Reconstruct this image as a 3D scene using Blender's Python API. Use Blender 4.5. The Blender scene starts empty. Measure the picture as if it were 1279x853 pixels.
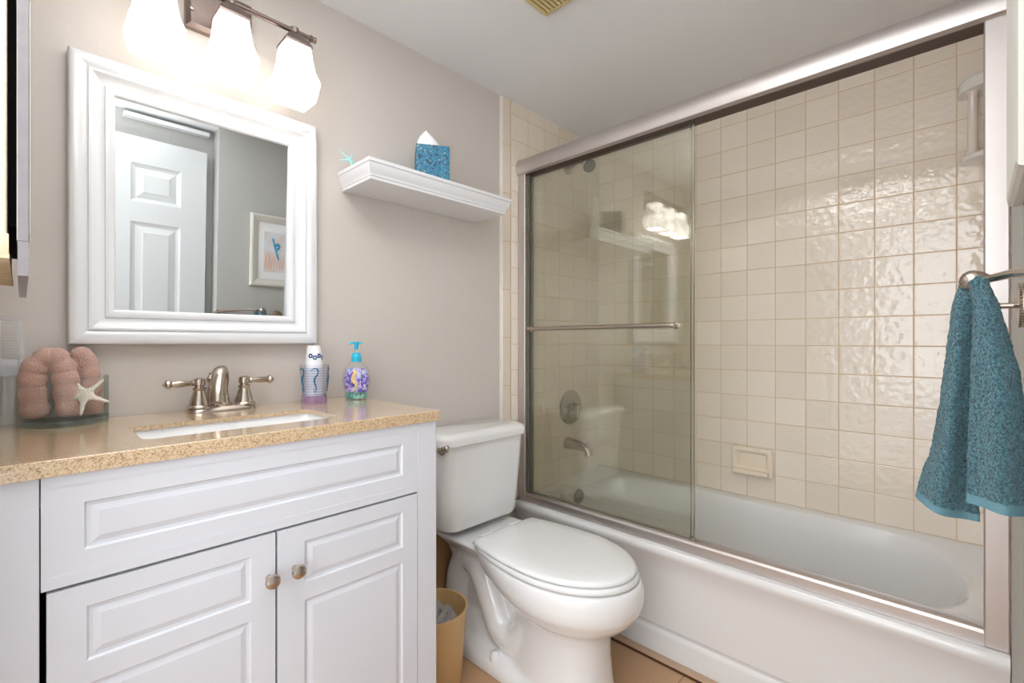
import bpy, bmesh, math, random
from mathutils import Vector, Matrix, noise
random.seed(7)
PI = math.pi
CAMH = 1.095                      # camera height; the room is measured from the camera's foot
YN, YS, XE, XW, ZC = 1.467, -0.06, 2.18, -0.12, 2.157   # mirror wall, near wall, tub back wall, left wall, ceiling
sc = bpy.context.scene
C = sc.collection

# ------------------------------------------------------------------ camera
cd = bpy.data.cameras.new('camera'); cam = bpy.data.objects.new('camera', cd); C.objects.link(cam)
cam.location = (0, 0, CAMH)
cam.rotation_euler = (PI/2, 0, math.radians(44.132-90))
cd.sensor_width = 36; cd.lens = 16.7257; cd.clip_start = 0.01
sc.camera = cam
# ------------------------------------------------------------------ light
w = bpy.data.worlds.new('world'); sc.world = w; w.use_nodes = True
w.node_tree.nodes['Background'].inputs[0].default_value = (0.93, 0.96, 1.0, 1)
w.node_tree.nodes['Background'].inputs[1].default_value = 1.0
LAMP = 9.5                       # frosted shades of the vanity light
al = bpy.data.lights.new('doorway_fill', 'AREA'); al.shape = 'RECTANGLE'; al.size = 1.0; al.size_y = 1.5
al.energy = 8.5; al.specular_factor = 0.4; al.color = (0.94, 0.97, 1.0)
alo = bpy.data.objects.new('doorway_fill', al); C.objects.link(alo)
alo.location = (-0.95, 0.1, 1.35); alo.rotation_euler = (PI/2, 0, -PI/2+0.25)  # unseen fill lamp added outside the doorway to brighten the room
fl = bpy.data.lights.new('ceiling_bounce_fill', 'AREA'); fl.shape = 'DISK'; fl.size = 0.4; fl.energy = 8; fl.specular_factor = 0.4; fl.spread = math.radians(110); fl.color = (1.0, 0.985, 0.97)
flo = bpy.data.objects.new('ceiling_bounce_fill', fl); C.objects.link(flo); flo.location = (0.22, 0.50, 1.56); flo.rotation_euler = (PI, 0, 0)   # added fill lamp aimed at the ceiling, evens out the room light
sc.view_settings.view_transform = 'Standard'
sc.view_settings.look = 'None'
sc.view_settings.gamma = 1
sc.view_settings.use_curve_mapping = False
sc.view_settings.exposure = 0.90

# ------------------------------------------------------------------ materials
def lin(c):
    return tuple(((v/255)/12.92 if v <= 10 else (((v/255)+0.055)/1.055)**2.4) for v in c) + (1,)
def mat(name, col, rough=0.5, metal=0.0, noise_amt=0.0, nscale=20, bump=0.0, bscale=60, coat=0.0, spec=0.5, sheen=0.0, col2=None):
    m = bpy.data.materials.new(name); m.use_nodes = True
    nt = m.node_tree; b = nt.nodes['Principled BSDF']
    c = lin(col); b.inputs['Base Color'].default_value = c
    b.inputs['Roughness'].default_value = rough; b.inputs['Metallic'].default_value = metal
    b.inputs['Coat Weight'].default_value = coat; b.inputs['Specular IOR Level'].default_value = spec
    b.inputs['Sheen Weight'].default_value = sheen
    tc = nt.nodes.new('ShaderNodeTexCoord')
    n = nt.nodes.new('ShaderNodeTexNoise'); n.inputs['Scale'].default_value = nscale; n.inputs['Detail'].default_value = 4
    nt.links.new(tc.outputs['Object'], n.inputs['Vector'])
    mx = nt.nodes.new('ShaderNodeMix'); mx.data_type = 'RGBA'
    c2 = lin(col2) if col2 else tuple(v*(1-noise_amt) for v in c[:3])+(1,)
    mx.inputs[6].default_value = c; mx.inputs[7].default_value = c2
    if col2:
        r = nt.nodes.new('ShaderNodeMapRange'); r.inputs[1].default_value = 0.4; r.inputs[2].default_value = 0.6
        nt.links.new(n.outputs[0], r.inputs[0]); nt.links.new(r.outputs[0], mx.inputs[0])
    else:
        nt.links.new(n.outputs[0], mx.inputs[0])
    nt.links.new(mx.outputs[2], b.inputs['Base Color'])
    if bump:
        n2 = nt.nodes.new('ShaderNodeTexNoise'); n2.inputs['Scale'].default_value = bscale; n2.inputs['Detail'].default_value = 3
        nt.links.new(tc.outputs['Object'], n2.inputs['Vector'])
        bp = nt.nodes.new('ShaderNodeBump'); bp.inputs['Strength'].default_value = bump; bp.inputs['Distance'].default_value = 0.01
        nt.links.new(n2.outputs[0], bp.inputs['Height']); nt.links.new(bp.outputs[0], b.inputs['Normal'])
    return m
def tile_mat(name, ua, va, pu, pv, u0, v0, col, grout, gw=0.0014, ripple=2.1, rough=0.07):
    m = bpy.data.materials.new(name); m.use_nodes = True
    nt = m.node_tree; L = nt.links; b = nt.nodes['Principled BSDF']; b.inputs['Specular IOR Level'].default_value = 0.75
    g = nt.nodes.new('ShaderNodeNewGeometry'); s = nt.nodes.new('ShaderNodeSeparateXYZ'); L.new(g.outputs['Position'], s.inputs[0])
    def mth(op, a, c=None):
        n = nt.nodes.new('ShaderNodeMath'); n.operation = op
        for i, v in enumerate((a, c)):
            if v is None: continue
            if isinstance(v, (int, float)): n.inputs[i].default_value = v
            else: L.new(v, n.inputs[i])
        return n.outputs[0]
    ds, ids = [], []
    for ax, p, o in ((ua, pu, u0), (va, pv, v0)):
        q = mth('DIVIDE', mth('SUBTRACT', s.outputs[ax], o), p)
        fr = mth('FRACT', q); ids.append(mth('FLOOR', q))
        ds.append(mth('MULTIPLY', mth('MINIMUM', fr, mth('SUBTRACT', 1.0, fr)), p))
    d = mth('MINIMUM', ds[0], ds[1])
    mr = nt.nodes.new('ShaderNodeMapRange'); mr.inputs[1].default_value = gw*0.5; mr.inputs[2].default_value = gw*1.1
    L.new(d, mr.inputs[0])
    edge = nt.nodes.new('ShaderNodeMapRange'); edge.interpolation_type = 'SMOOTHSTEP'; edge.inputs[1].default_value = gw*0.4; edge.inputs[2].default_value = 0.0030
    L.new(d, edge.inputs[0])
    wn = nt.nodes.new('ShaderNodeTexWhiteNoise'); wn.noise_dimensions = '2D'
    cx = nt.nodes.new('ShaderNodeCombineXYZ'); L.new(ids[0], cx.inputs[0]); L.new(ids[1], cx.inputs[1]); L.new(cx.outputs[0], wn.inputs[0])
    c = lin(col)
    m1 = nt.nodes.new('ShaderNodeMix'); m1.data_type = 'RGBA'; m1.inputs[6].default_value = c
    m1.inputs[7].default_value = (c[0]*0.93, c[1]*0.92, c[2]*0.90, 1); L.new(wn.outputs[0], m1.inputs[0])
    m2 = nt.nodes.new('ShaderNodeMix'); m2.data_type = 'RGBA'; m2.inputs[6].default_value = lin(grout)
    L.new(m1.outputs[2], m2.inputs[7]); L.new(mr.outputs[0], m2.inputs[0]); L.new(m2.outputs[2], b.inputs['Base Color'])
    r = nt.nodes.new('ShaderNodeMapRange'); r.inputs[3].default_value = 0.7; r.inputs[4].default_value = rough
    L.new(mr.outputs[0], r.inputs[0]); L.new(r.outputs[0], b.inputs['Roughness'])
    n = nt.nodes.new('ShaderNodeTexNoise'); n.inputs['Scale'].default_value = 38; n.inputs['Detail'].default_value = 1.5
    L.new(g.outputs['Position'], n.inputs['Vector'])
    h = mth('ADD', mth('MULTIPLY', n.outputs[0], ripple), edge.outputs[0])
    h = mth('ADD', h, mth('MULTIPLY', mth('MULTIPLY', wn.outputs[0], s.outputs[va]), 0.0))
    bp = nt.nodes.new('ShaderNodeBump'); bp.inputs['Strength'].default_value = 0.5; bp.inputs['Distance'].default_value = 0.002
    L.new(h, bp.inputs['Height']); L.new(bp.outputs[0], b.inputs['Normal'])
    return m
def glass_mat(name, tint, ior=1.5, rough=0.0, body=0.0, bodycol=(255, 255, 255)):
    m = bpy.data.materials.new(name); m.use_nodes = True
    nt = m.node_tree; L = nt.links; nt.nodes.remove(nt.nodes['Principled BSDF'])
    out = nt.nodes['Material Output']
    t = nt.nodes.new('ShaderNodeBsdfTransparent'); t.inputs[0].default_value = tint+(1,)
    gl = nt.nodes.new('ShaderNodeBsdfGlossy'); gl.inputs['Roughness'].default_value = rough
    fr = nt.nodes.new('ShaderNodeFresnel'); fr.inputs[0].default_value = ior
    g = nt.nodes.new('ShaderNodeNewGeometry')       # same reflectance seen from either side of the pane
    ve = nt.nodes.new('ShaderNodeMix'); ve.data_type = 'FLOAT'
    ve.inputs[2].default_value = ior; ve.inputs[3].default_value = 1/ior
    L.new(g.outputs['Backfacing'], ve.inputs[0])
    ms = nt.nodes.new('ShaderNodeMixShader')
    lw = nt.nodes.new('ShaderNodeLayerWeight'); lw.inputs[0].default_value = 0.5
    pw = nt.nodes.new('ShaderNodeMath'); pw.operation = 'POWER'; pw.inputs[1].default_value = 4.0
    L.new(lw.outputs['Facing'], pw.inputs[0])
    r0 = ((ior-1)/(ior+1))**2
    ml = nt.nodes.new('ShaderNodeMath'); ml.operation = 'MULTIPLY_ADD'; ml.inputs[1].default_value = 1-r0; ml.inputs[2].default_value = r0
    L.new(pw.outputs[0], ml.inputs[0])
    if body:
        df = nt.nodes.new('ShaderNodeBsdfDiffuse'); df.inputs[0].default_value = lin(bodycol)
        mb = nt.nodes.new('ShaderNodeMixShader'); mb.inputs[0].default_value = body
        L.new(t.outputs[0], mb.inputs[1]); L.new(df.outputs[0], mb.inputs[2]); base = mb.outputs[0]
    else: base = t.outputs[0]
    L.new(ml.outputs[0], ms.inputs[0]); L.new(base, ms.inputs[1]); L.new(gl.outputs[0], ms.inputs[2])
    L.new(ms.outputs[0], out.inputs[0])
    return m
M = {}
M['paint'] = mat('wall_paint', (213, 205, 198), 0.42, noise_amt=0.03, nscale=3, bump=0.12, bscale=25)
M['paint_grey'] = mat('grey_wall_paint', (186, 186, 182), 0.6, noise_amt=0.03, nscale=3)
M['ceiling'] = mat('ceiling_paint', (236, 238, 240), 0.8, noise_amt=0.02, nscale=3)
M['floor'] = tile_mat('floor_tile', 0, 1, 0.33, 0.33, 1.515, 0.35, (196, 156, 118), (140, 105, 75), 0.002, 0.5, 0.35)
M['base'] = mat('low_band_tan', (178, 140, 100), 0.4, noise_amt=0.12, nscale=18)
M['strip'] = mat('tan_strip', (205, 172, 142), 0.4, noise_amt=0.1, nscale=30)
M['dark_caulk'] = mat('dark_caulk', (88, 52, 34), 0.6, noise_amt=0.2)
M['caulk'] = mat('white_caulk', (238, 235, 228), 0.4)
TC = (242, 231, 217); GC = (214, 180, 136)
M['tileE'] = tile_mat('east_tiles', 1, 2, 0.1102, 0.1081, 0.0403, 0.956+CAMH, TC, GC)
M['tileN'] = tile_mat('north_tiles', 0, 2, 0.1143, 0.1130, 1.4969, 0.5529+CAMH, TC, GC)
M['tileS'] = tile_mat('south_tiles', 0, 2, 0.110, 0.1081, 1.60, 0.956+CAMH, TC, GC)
M['trimN'] = tile_mat('trim_tiles', 1, 2, 5.0, 0.2093, -1.0, 0.436+CAMH, (236, 222, 207), GC, 0.0016)
M['vanity'] = mat('vanity_paint', (214, 216, 223), 0.38, noise_amt=0.015, nscale=6)
M['white'] = mat('white_gloss_paint', (234, 235, 238), 0.25, noise_amt=0.01, coat=0.3)
M['doorpaint'] = mat('door_paint', (212, 215, 216), 0.35, noise_amt=0.01)
M['porcelain'] = mat('porcelain', (238, 238, 238), 0.07, noise_amt=0.01, coat=0.6)
M['seat'] = mat('toilet_seat_plastic', (242, 243, 243), 0.16, noise_amt=0.01, coat=0.3)
M['tub'] = mat('tub_enamel', (232, 231, 230), 0.13, noise_amt=0.02, coat=0.4, nscale=5)
M['sink'] = mat('sink_china', (250, 250, 250), 0.06, coat=0.5)
M['nickel'] = mat('brushed_nickel', (196, 184, 172), 0.26, 1.0, noise_amt=0.15, nscale=80, bump=0.03, bscale=200)
M['rail'] = mat('brushed_frame', (210, 203, 200), 0.42, 1.0, noise_amt=0.08, nscale=12)
M['rail_dark'] = mat('dark_channel', (78, 60, 52), 0.5, 0.3)
M['gasket'] = mat('grey_green_channel', (104, 104, 92), 0.5, 0.3)
M['bronze'] = mat('fixture_bronze_nickel', (150, 134, 128), 0.3, 1.0, noise_amt=0.15)
M['chrome'] = mat('old_chrome', (186, 182, 170), 0.22, 1.0, noise_amt=0.2, nscale=40)
M['black'] = mat('dark_void', (20, 18, 18), 0.8)
M['ceramic'] = mat('cream_ceramic', (240, 226, 205), 0.1, coat=0.6)
M['white_ceramic'] = mat('white_ceramic', (238, 236, 230), 0.14, coat=0.4)
M['bin'] = mat('tan_plastic', (208, 172, 120), 0.45, noise_amt=0.03)
M['bag'] = glass_mat('bin_bag', (0.95, 0.95, 0.97), 1.4, 0.2, 0.38, (238, 238, 242))
M['shower_glass'] = glass_mat('shower_glass', (0.98, 0.984, 0.955), 1.85)
M['clear'] = glass_mat('clear_glass', (0.985, 0.993, 0.989), 1.4)
M['glassedge'] = glass_mat('green_glass_edge', (0.94, 0.975, 0.955), 1.5, 0.05, 0.10, (190, 215, 205))
M['lav'] = glass_mat('lavender_acrylic', (0.975, 0.965, 0.985), 1.45, 0.02, 0.03, (215, 210, 240))
M['lavbase'] = glass_mat('lavender_base', (0.88, 0.78, 0.90), 1.45, 0.05, 0.35, (214, 178, 222))
M['frost'] = glass_mat('frosted_plastic', (0.97, 0.97, 0.98), 1.45, 0.15, 0.28, (240, 242, 246))
M['comb'] = mat('comb_plastic', (240, 242, 246), 0.3)
M['cup'] = mat('paper_cup', (246, 246, 250), 0.55)
M['cuprim'] = mat('cup_blue_line', (120, 175, 215), 0.5)
M['teal'] = mat('teal_print', (20, 120, 160), 0.4, noise_amt=0.4)
M['navy'] = mat('navy_print', (52, 40, 130), 0.5)
M['lime'] = mat('leaf_print', (190, 220, 80), 0.5)
M['aqua_plastic'] = mat('aqua_pump', (40, 190, 225), 0.3)
M['starfish'] = mat('starfish_white', (245, 238, 226), 0.7, noise_amt=0.1, nscale=150, bump=0.6, bscale=350)
M['aqua_star'] = mat('starfish_aqua', (178, 232, 230), 0.6, noise_amt=0.1, nscale=100)
M['tissue'] = mat('tissue_paper', (248, 248, 250), 0.8)
M['vent'] = mat('yellowed_vent', (214, 196, 146), 0.5, noise_amt=0.12, nscale=20)
M['cabcream'] = mat('cabinet_cream', (232, 220, 196), 0.5, noise_amt=0.06, nscale=25)
M['cabrust'] = mat('cabinet_bottom', (214, 192, 156), 0.6, col2=(232, 214, 184), nscale=45)
M['chromestrip'] = mat('mirror_door_edge', (176, 170, 172), 0.3, 0.85, noise_amt=0.25, nscale=35)
M['coral'] = mat('coral_terry', (250, 200, 182), 0.95, noise_amt=0.12, nscale=160, bump=1.0, bscale=420, sheen=0.5)
M['tealterry'] = mat('teal_terry', (74, 136, 148), 0.95, nscale=300, bump=1.0, bscale=420, sheen=0.3, col2=(26, 80, 96))
M['tealhem'] = mat('teal_woven_hem', (100, 142, 154), 0.85, noise_amt=0.12, nscale=200, bump=0.3, bscale=500)
M['frame_cream'] = mat('picture_frame_cream', (214, 211, 203), 0.45, noise_amt=0.03)
M['mat_board'] = mat('mat_board', (240, 242, 244), 0.8)
M['print'] = mat('art_print_paper', (226, 230, 236), 0.8, col2=(228, 214, 208), nscale=14)
M['orange'] = mat('coral_orange_ink', (226, 150, 100), 0.7)
M['water'] = mat('blue_ink', (50, 160, 200), 0.7)
mm = bpy.data.materials.new('mirror_glass'); mm.use_nodes = True
b = mm.node_tree.nodes['Principled BSDF']; b.inputs['Metallic'].default_value = 1; b.inputs['Roughness'].default_value = 0.005
b.inputs['Base Color'].default_value = (0.80, 0.83, 0.84, 1); M['mirror'] = mm
def emit_mat(name, col, s):
    m = bpy.data.materials.new(name); m.use_nodes = True
    b = m.node_tree.nodes['Principled BSDF']; b.inputs['Base Color'].default_value = (0.9, 0.9, 0.9, 1); b.inputs['Roughness'].default_value = 0.25
    b.inputs['Emission Color'].default_value = col; b.inputs['Emission Strength'].default_value = s
    return m
M['shade'] = emit_mat('lit_frosted_shade', (1.0, 0.93, 0.86, 1), LAMP*0.2)
M['bulb'] = emit_mat('lit_bulb', (1.0, 0.94, 0.86, 1), LAMP*1.0)
# swirling alabaster tone on the glass of the shades
nt = M['shade'].node_tree; n = nt.nodes.new('ShaderNodeTexNoise'); n.inputs['Scale'].default_value = 9; n.inputs['Distortion'].default_value = 2
tc = nt.nodes.new('ShaderNodeTexCoord'); nt.links.new(tc.outputs['Object'], n.inputs['Vector'])
r = nt.nodes.new('ShaderNodeMapRange'); r.inputs[1].default_value = 0.35; r.inputs[2].default_value = 0.65; r.inputs[3].default_value = 0.42; r.inputs[4].default_value = LAMP*0.2
nt.links.new(n.outputs[0], r.inputs[0]); nt.links.new(r.outputs[0], nt.nodes['Principled BSDF'].inputs['Emission Strength'])
def stone():
    m = bpy.data.materials.new('speckled_quartz'); m.use_nodes = True
    nt = m.node_tree; L = nt.links; b = nt.nodes['Principled BSDF']; b.inputs['Roughness'].default_value = 0.16
    b.inputs['Coat Weight'].default_value = 1.0; b.inputs['Coat IOR'].default_value = 1.5; b.inputs['Coat Roughness'].default_value = 0.20
    tc = nt.nodes.new('ShaderNodeTexCoord')
    n = nt.nodes.new('ShaderNodeTexNoise'); n.inputs['Scale'].default_value = 420; n.inputs['Detail'].default_value = 5
    cr = nt.nodes.new('ShaderNodeValToRGB'); e = cr.color_ramp.elements
    e[0].position = 0.30; e[0].color = lin((124, 86, 58)); e[1].position = 0.42; e[1].color = lin((198, 168, 130))
    x = e.new(0.60); x.color = lin((216, 193, 158)); x = e.new(0.72); x.color = lin((226, 208, 184))
    n2 = nt.nodes.new('ShaderNodeTexVoronoi'); n2.inputs['Scale'].default_value = 330
    mr = nt.nodes.new('ShaderNodeMapRange'); mr.inputs[1].default_value = 0.13; mr.inputs[2].default_value = 0.19
    mx = nt.nodes.new('ShaderNodeMix'); mx.data_type = 'RGBA'; mx.inputs[6].default_value = lin((96, 60, 40))
    L.new(tc.outputs['Object'], n.inputs['Vector']); L.new(tc.outputs['Object'], n2.inputs['Vector'])
    L.new(n.outputs[0], cr.inputs[0]); L.new(n2.outputs[0], mr.inputs[0]); L.new(mr.outputs[0], mx.inputs[0])
    L.new(cr.outputs[0], mx.inputs[7]); L.new(mx.outputs[2], b.inputs['Base Color'])
    return m
M['stone'] = stone()
def pattern(name, scale, cols, dist=1.5, rough=0.35, detail=4):
    m = bpy.data.materials.new(name); m.use_nodes = True
    nt = m.node_tree; b = nt.nodes['Principled BSDF']; b.inputs['Roughness'].default_value = rough
    tc = nt.nodes.new('ShaderNodeTexCoord'); n = nt.nodes.new('ShaderNodeTexNoise')
    n.inputs['Scale'].default_value = scale; n.inputs['Distortion'].default_value = dist; n.inputs['Detail'].default_value = detail
    cr = nt.nodes.new('ShaderNodeValToRGB'); e = cr.color_ramp.elements
    cr.color_ramp.interpolation = 'LINEAR'
    for i, (p, c) in enumerate(cols):
        x = e[i] if i < 2 else e.new(p)
        x.position = p; x.color = lin(c)
    nt.links.new(tc.outputs['Object'], n.inputs['Vector']); nt.links.new(n.outputs[0], cr.inputs[0]); nt.links.new(cr.outputs[0], b.inputs['Base Color'])
    return m
M['tissuebox'] = pattern('blue_branch_print', 55, [(0.32, (60, 50, 52)), (0.40, (14, 60, 80)), (0.46, (10, 110, 150)), (0.52, (24, 140, 180)), (0.56, (12, 72, 84)), (0.60, (20, 120, 150)), (0.68, (170, 180, 165))], 2.5, 0.45)
M['reef'] = pattern('reef_print', 62, [(0.30, (60, 70, 80)), (0.40, (96, 96, 190)), (0.47, (150, 100, 200)), (0.53, (236, 234, 244)), (0.60, (90, 150, 220)), (0.68, (190, 90, 190))], 1.0, 0.3)
M['reefgreen'] = pattern('reef_floor_print', 90, [(0.35, (40, 110, 100)), (0.5, (150, 215, 200)), (0.65, (60, 70, 70))], 1.0, 0.3)
M['seahorse'] = mat('pale_yellow_print', (238, 208, 150), 0.4)

# ------------------------------------------------------------------ object helpers
def finish(o, label=None, cat=None, group=None, kind=None):
    if label: o['label'] = label
    if cat: o['category'] = cat
    if group: o['group'] = group
    if kind: o['kind'] = kind
    return o
def thing(name, label, cat, loc, group=None, rz=0):
    o = bpy.data.objects.new(name, None); C.objects.link(o); o.location = loc; o.rotation_euler = (0, 0, rz)
    o.empty_display_size = 0.05
    return finish(o, label, cat, group)
def root_of(o):
    while o.parent: o = o.parent
    return o
class MB:
    def __init__(s): s.v = []; s.f = []
    def add(s, v, f):
        n = len(s.v); s.v += [tuple(p) for p in v]; s.f += [tuple(i+n for i in q) for q in f]; return s
    def box(s, x0, x1, y0, y1, z0, z1):
        return s.add([(x0,y0,z0),(x1,y0,z0),(x1,y1,z0),(x0,y1,z0),(x0,y0,z1),(x1,y0,z1),(x1,y1,z1),(x0,y1,z1)],
                     [(0,3,2,1),(4,5,6,7),(0,1,5,4),(1,2,6,5),(2,3,7,6),(3,0,4,7)])
    def loft(s, rings, cap0=True, cap1=True, closed=True):
        n = len(rings[0]); v = [p for r in rings for p in r]; f = []
        m = n if closed else n-1
        for i in range(len(rings)-1):
            for j in range(m):
                k = (j+1) % n
                f.append((i*n+j, i*n+k, (i+1)*n+k, (i+1)*n+j))
        if cap0: f.append(tuple(range(n-1, -1, -1)))
        if cap1: f.append(tuple((len(rings)-1)*n+j for j in range(n)))
        return s.add(v, f)
    def lathe(s, prof, c=(0,0,0), axis='Z', n=32, sq=None):
        rings = []
        for r, h in prof:
            ring = []
            for j in range(n):
                t = 2*PI*j/n; a, b_ = max(r, 1e-5)*math.cos(t), max(r, 1e-5)*math.sin(t)
                p = {'Z': (a, b_, h), 'Y': (a, h, -b_), 'X': (h, a, b_)}[axis]
                ring.append((p[0]+c[0], p[1]+c[1], p[2]+c[2]))
            rings.append(ring)
        return s.loft(rings)
    def tube(s, pts, rad, n=12, sq=1.0):
        P_ = [Vector(p) for p in pts]; rs = rad if isinstance(rad, (list, tuple)) else [rad]*len(P_)
        up = None; rings = []
        for i, p in enumerate(P_):
            t = (P_[min(i+1, len(P_)-1)]-P_[max(i-1, 0)]).normalized()
            if up is None:
                up = Vector((0, 0, 1)) if abs(t.z) < 0.9 else Vector((0, 1, 0))
            up = (up - t*up.dot(t)).normalized(); sd = t.cross(up)
            rings.append([tuple(p + (up*math.cos(2*PI*j/n)*sq + sd*math.sin(2*PI*j/n))*rs[i]) for j in range(n)])
        return s.loft(rings)
    def build(s, name, m, parent=None, smooth=False, bevel=0, seg=2, sub=0, keep=False, **kw):
        off = Vector((0, 0, 0))
        if parent is not None and not keep: off = root_of(parent).location
        me = bpy.data.meshes.new(name)
        me.from_pydata([tuple(Vector(p)-off) for p in s.v], [], s.f)
        bm = bmesh.new(); bm.from_mesh(me); bmesh.ops.recalc_face_normals(bm, faces=bm.faces); bm.to_mesh(me); bm.free()
        me.materials.append(m)
        if smooth:
            for p in me.polygons: p.use_smooth = True
            me.set_sharp_from_angle(angle=math.radians(smooth if smooth is not True else 42))
        o = bpy.data.objects.new(name, me); C.objects.link(o)
        if parent is not None: o.parent = parent
        if bevel:
            bv = o.modifiers.new('bevel', 'BEVEL'); bv.width = bevel; bv.segments = seg; bv.limit_method = 'ANGLE'; bv.angle_limit = math.radians(40)
            if not smooth:
                for p in me.polygons: p.use_smooth = True
                me.set_sharp_from_angle(angle=math.radians(30))
                o.modifiers.new('wn', 'WEIGHTED_NORMAL').keep_sharp = True
        if sub:
            sm = o.modifiers.new('sub', 'SUBSURF'); sm.levels = sub; sm.render_levels = sub
        return finish(o, **kw)
def rr(x0, x1, y0, y1, r, z, n=6):
    r = min(r, (x1-x0)/2-1e-5, (y1-y0)/2-1e-5); pts = []
    for cx, cy, a0 in ((x1-r, y0+r, -PI/2), (x1-r, y1-r, 0), (x0+r, y1-r, PI/2), (x0+r, y0+r, PI)):
        for i in range(n+1):
            a = a0+PI/2*i/n; pts.append((cx+r*math.cos(a), cy+r*math.sin(a), z))
    return pts
def spline(pts, k=8):
    P_ = [Vector(p) for p in pts]; out = []
    for i in range(len(P_)-1):
        a, b_, c, d = P_[max(i-1, 0)], P_[i], P_[i+1], P_[min(i+2, len(P_)-1)]
        for j in range(k):
            t = j/k
            out.append(0.5*((2*b_)+(-a+c)*t+(2*a-5*b_+4*c-d)*t*t+(-a+3*b_-3*c+d)*t**3))
    out.append(P_[-1]); return out
def frame_rings(mb, x0, x1, z0, z1, prof, cap=False):
    """nested mitred rectangles in an x-z plane: prof = [(inset, y), ...]"""
    rings = [[(x0+i, y, z0+i), (x1-i, y, z0+i), (x1-i, y, z1-i), (x0+i, y, z1-i)] for i, y in prof]
    mb.loft(rings, False, cap)
def panel_face(mb, x0, x1, z0, z1, y, yb, panels, prof):
    """a panelled board facing -y: flat field at y, back at yb, moulded rectangles"""
    xs = sorted({x0, x1} | {p[0] for p in panels} | {p[1] for p in panels})
    zs = sorted({z0, z1} | {p[2] for p in panels} | {p[3] for p in panels})
    for i in range(len(xs)-1):
        for j in range(len(zs)-1):
            a, b_, c, d = xs[i], xs[i+1], zs[j], zs[j+1]
            if any(a >= p[0]-1e-6 and b_ <= p[1]+1e-6 and c >= p[2]-1e-6 and d <= p[3]+1e-6 for p in panels): continue
            mb.add([(a, y, c), (b_, y, c), (b_, y, d), (a, y, d)], [(0, 1, 2, 3)])
    for p in panels: frame_rings(mb, p[0], p[1], p[2], p[3], [(q, y+h) for q, h in prof], True)
    mb.add([(x0,y,z0),(x1,y,z0),(x1,y,z1),(x0,y,z1),(x0,yb,z0),(x1,yb,z0),(x1,yb,z1),(x0,yb,z1)],
           [(0,4,5,1),(1,5,6,2),(2,6,7,3),(3,7,4,0),(4,7,6,5)])
def S(name, m, *a, **k):
    return MB().box(*a).build(name, m, kind='structure', **k)

# ================================================================== THE ROOM
S('floor', M['floor'], XW-0.9, 1.60, -0.25, YN+0.05, -0.05, 0.0)
S('ceiling', M['ceiling'], XW-0.9, XE+0.05, -0.25, YN+0.05, ZC, ZC+0.05)
S('wall_north', M['paint'], XW-0.1, XE+0.1, YN, YN+0.1, -0.05, ZC+0.05)
S('wall_east', M['tileE'], XE, XE+0.1, YS-0.1, YN+0.1, 0.0, ZC)
# tile surround on the mirror wall, its bullnose edge and the caulk line beside it
S('wall_north_tile', M['tileN'], 1.4969, XE, YN-0.008, YN+0.001, 0.40, ZC)
S('trim_1', M['trimN'], 1.442, 1.4969, YN-0.009, YN+0.001, 0.0, ZC, bevel=0.005)
S('trim_2', M['caulk'], 1.436, 1.4435, YN-0.004, YN+0.001, 0.0, ZC, bevel=0.002)
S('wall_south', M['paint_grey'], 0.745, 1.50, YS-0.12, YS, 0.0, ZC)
S('wall_south_tile', M['tileS'], 1.50, XE, YS-0.12, YS, 0.0, ZC)
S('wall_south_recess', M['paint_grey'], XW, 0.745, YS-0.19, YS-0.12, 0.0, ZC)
S('trim_3', M['white'], 0.35, 0.716, YS-0.12, YS-0.07, 2.115, 2.135, bevel=0.002)   # ledge over the door
S('wall_west', M['paint'], XW-0.1, XW, 0.80, YN+0.05, 0.0, ZC)
S('wall_west_header', M['paint'], XW-0.1, XW, YS-0.19, 0.80, 2.05, ZC)
S('low_band_north', M['base'], 0.752, 1.436, YN-0.012, YN+0.001, 0.0, 0.36, bevel=0.003)  # tan-brown band along the foot of the mirror wall
S('trim_4', M['strip'], 1.515, 1.546, YS, YN-0.012, 0.0, 0.009, bevel=0.002)
S('trim_5', M['dark_caulk'], 1.509, 1.515, YS, YN-0.012, 0.0, 0.005)

# white six-panel door behind the camera, seen in the mirror
dr = thing('door_1', None, None, (0.32, YS-0.075, 0)); finish(dr, kind='structure')
dx0, dx1 = -0.06, 0.702; dw = dx1-dx0; mb = MB()
pn = []
for a, b_ in ((dx0+0.115, dx0+0.325), (dx1-0.325, dx1-0.115)):
    for c, d in ((0.20, 0.72), (0.86, 1.60), (1.70, 1.89)): pn.append((a, b_, c, d))
# the moulded side faces +y, so mirror the -y facing board
panel_face(mb, dx0, dx1, 0.01, 2.02, 0.0, 0.035, pn, [(0, 0), (0.010, 0.007), (0.020, 0.010), (0.045, 0.004), (0.052, 0.001)])
mb.v = [(x, YS-0.06-y, z) for x, y, z in mb.v]
mb.build('door_leaf', M['doorpaint'], dr)

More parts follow.
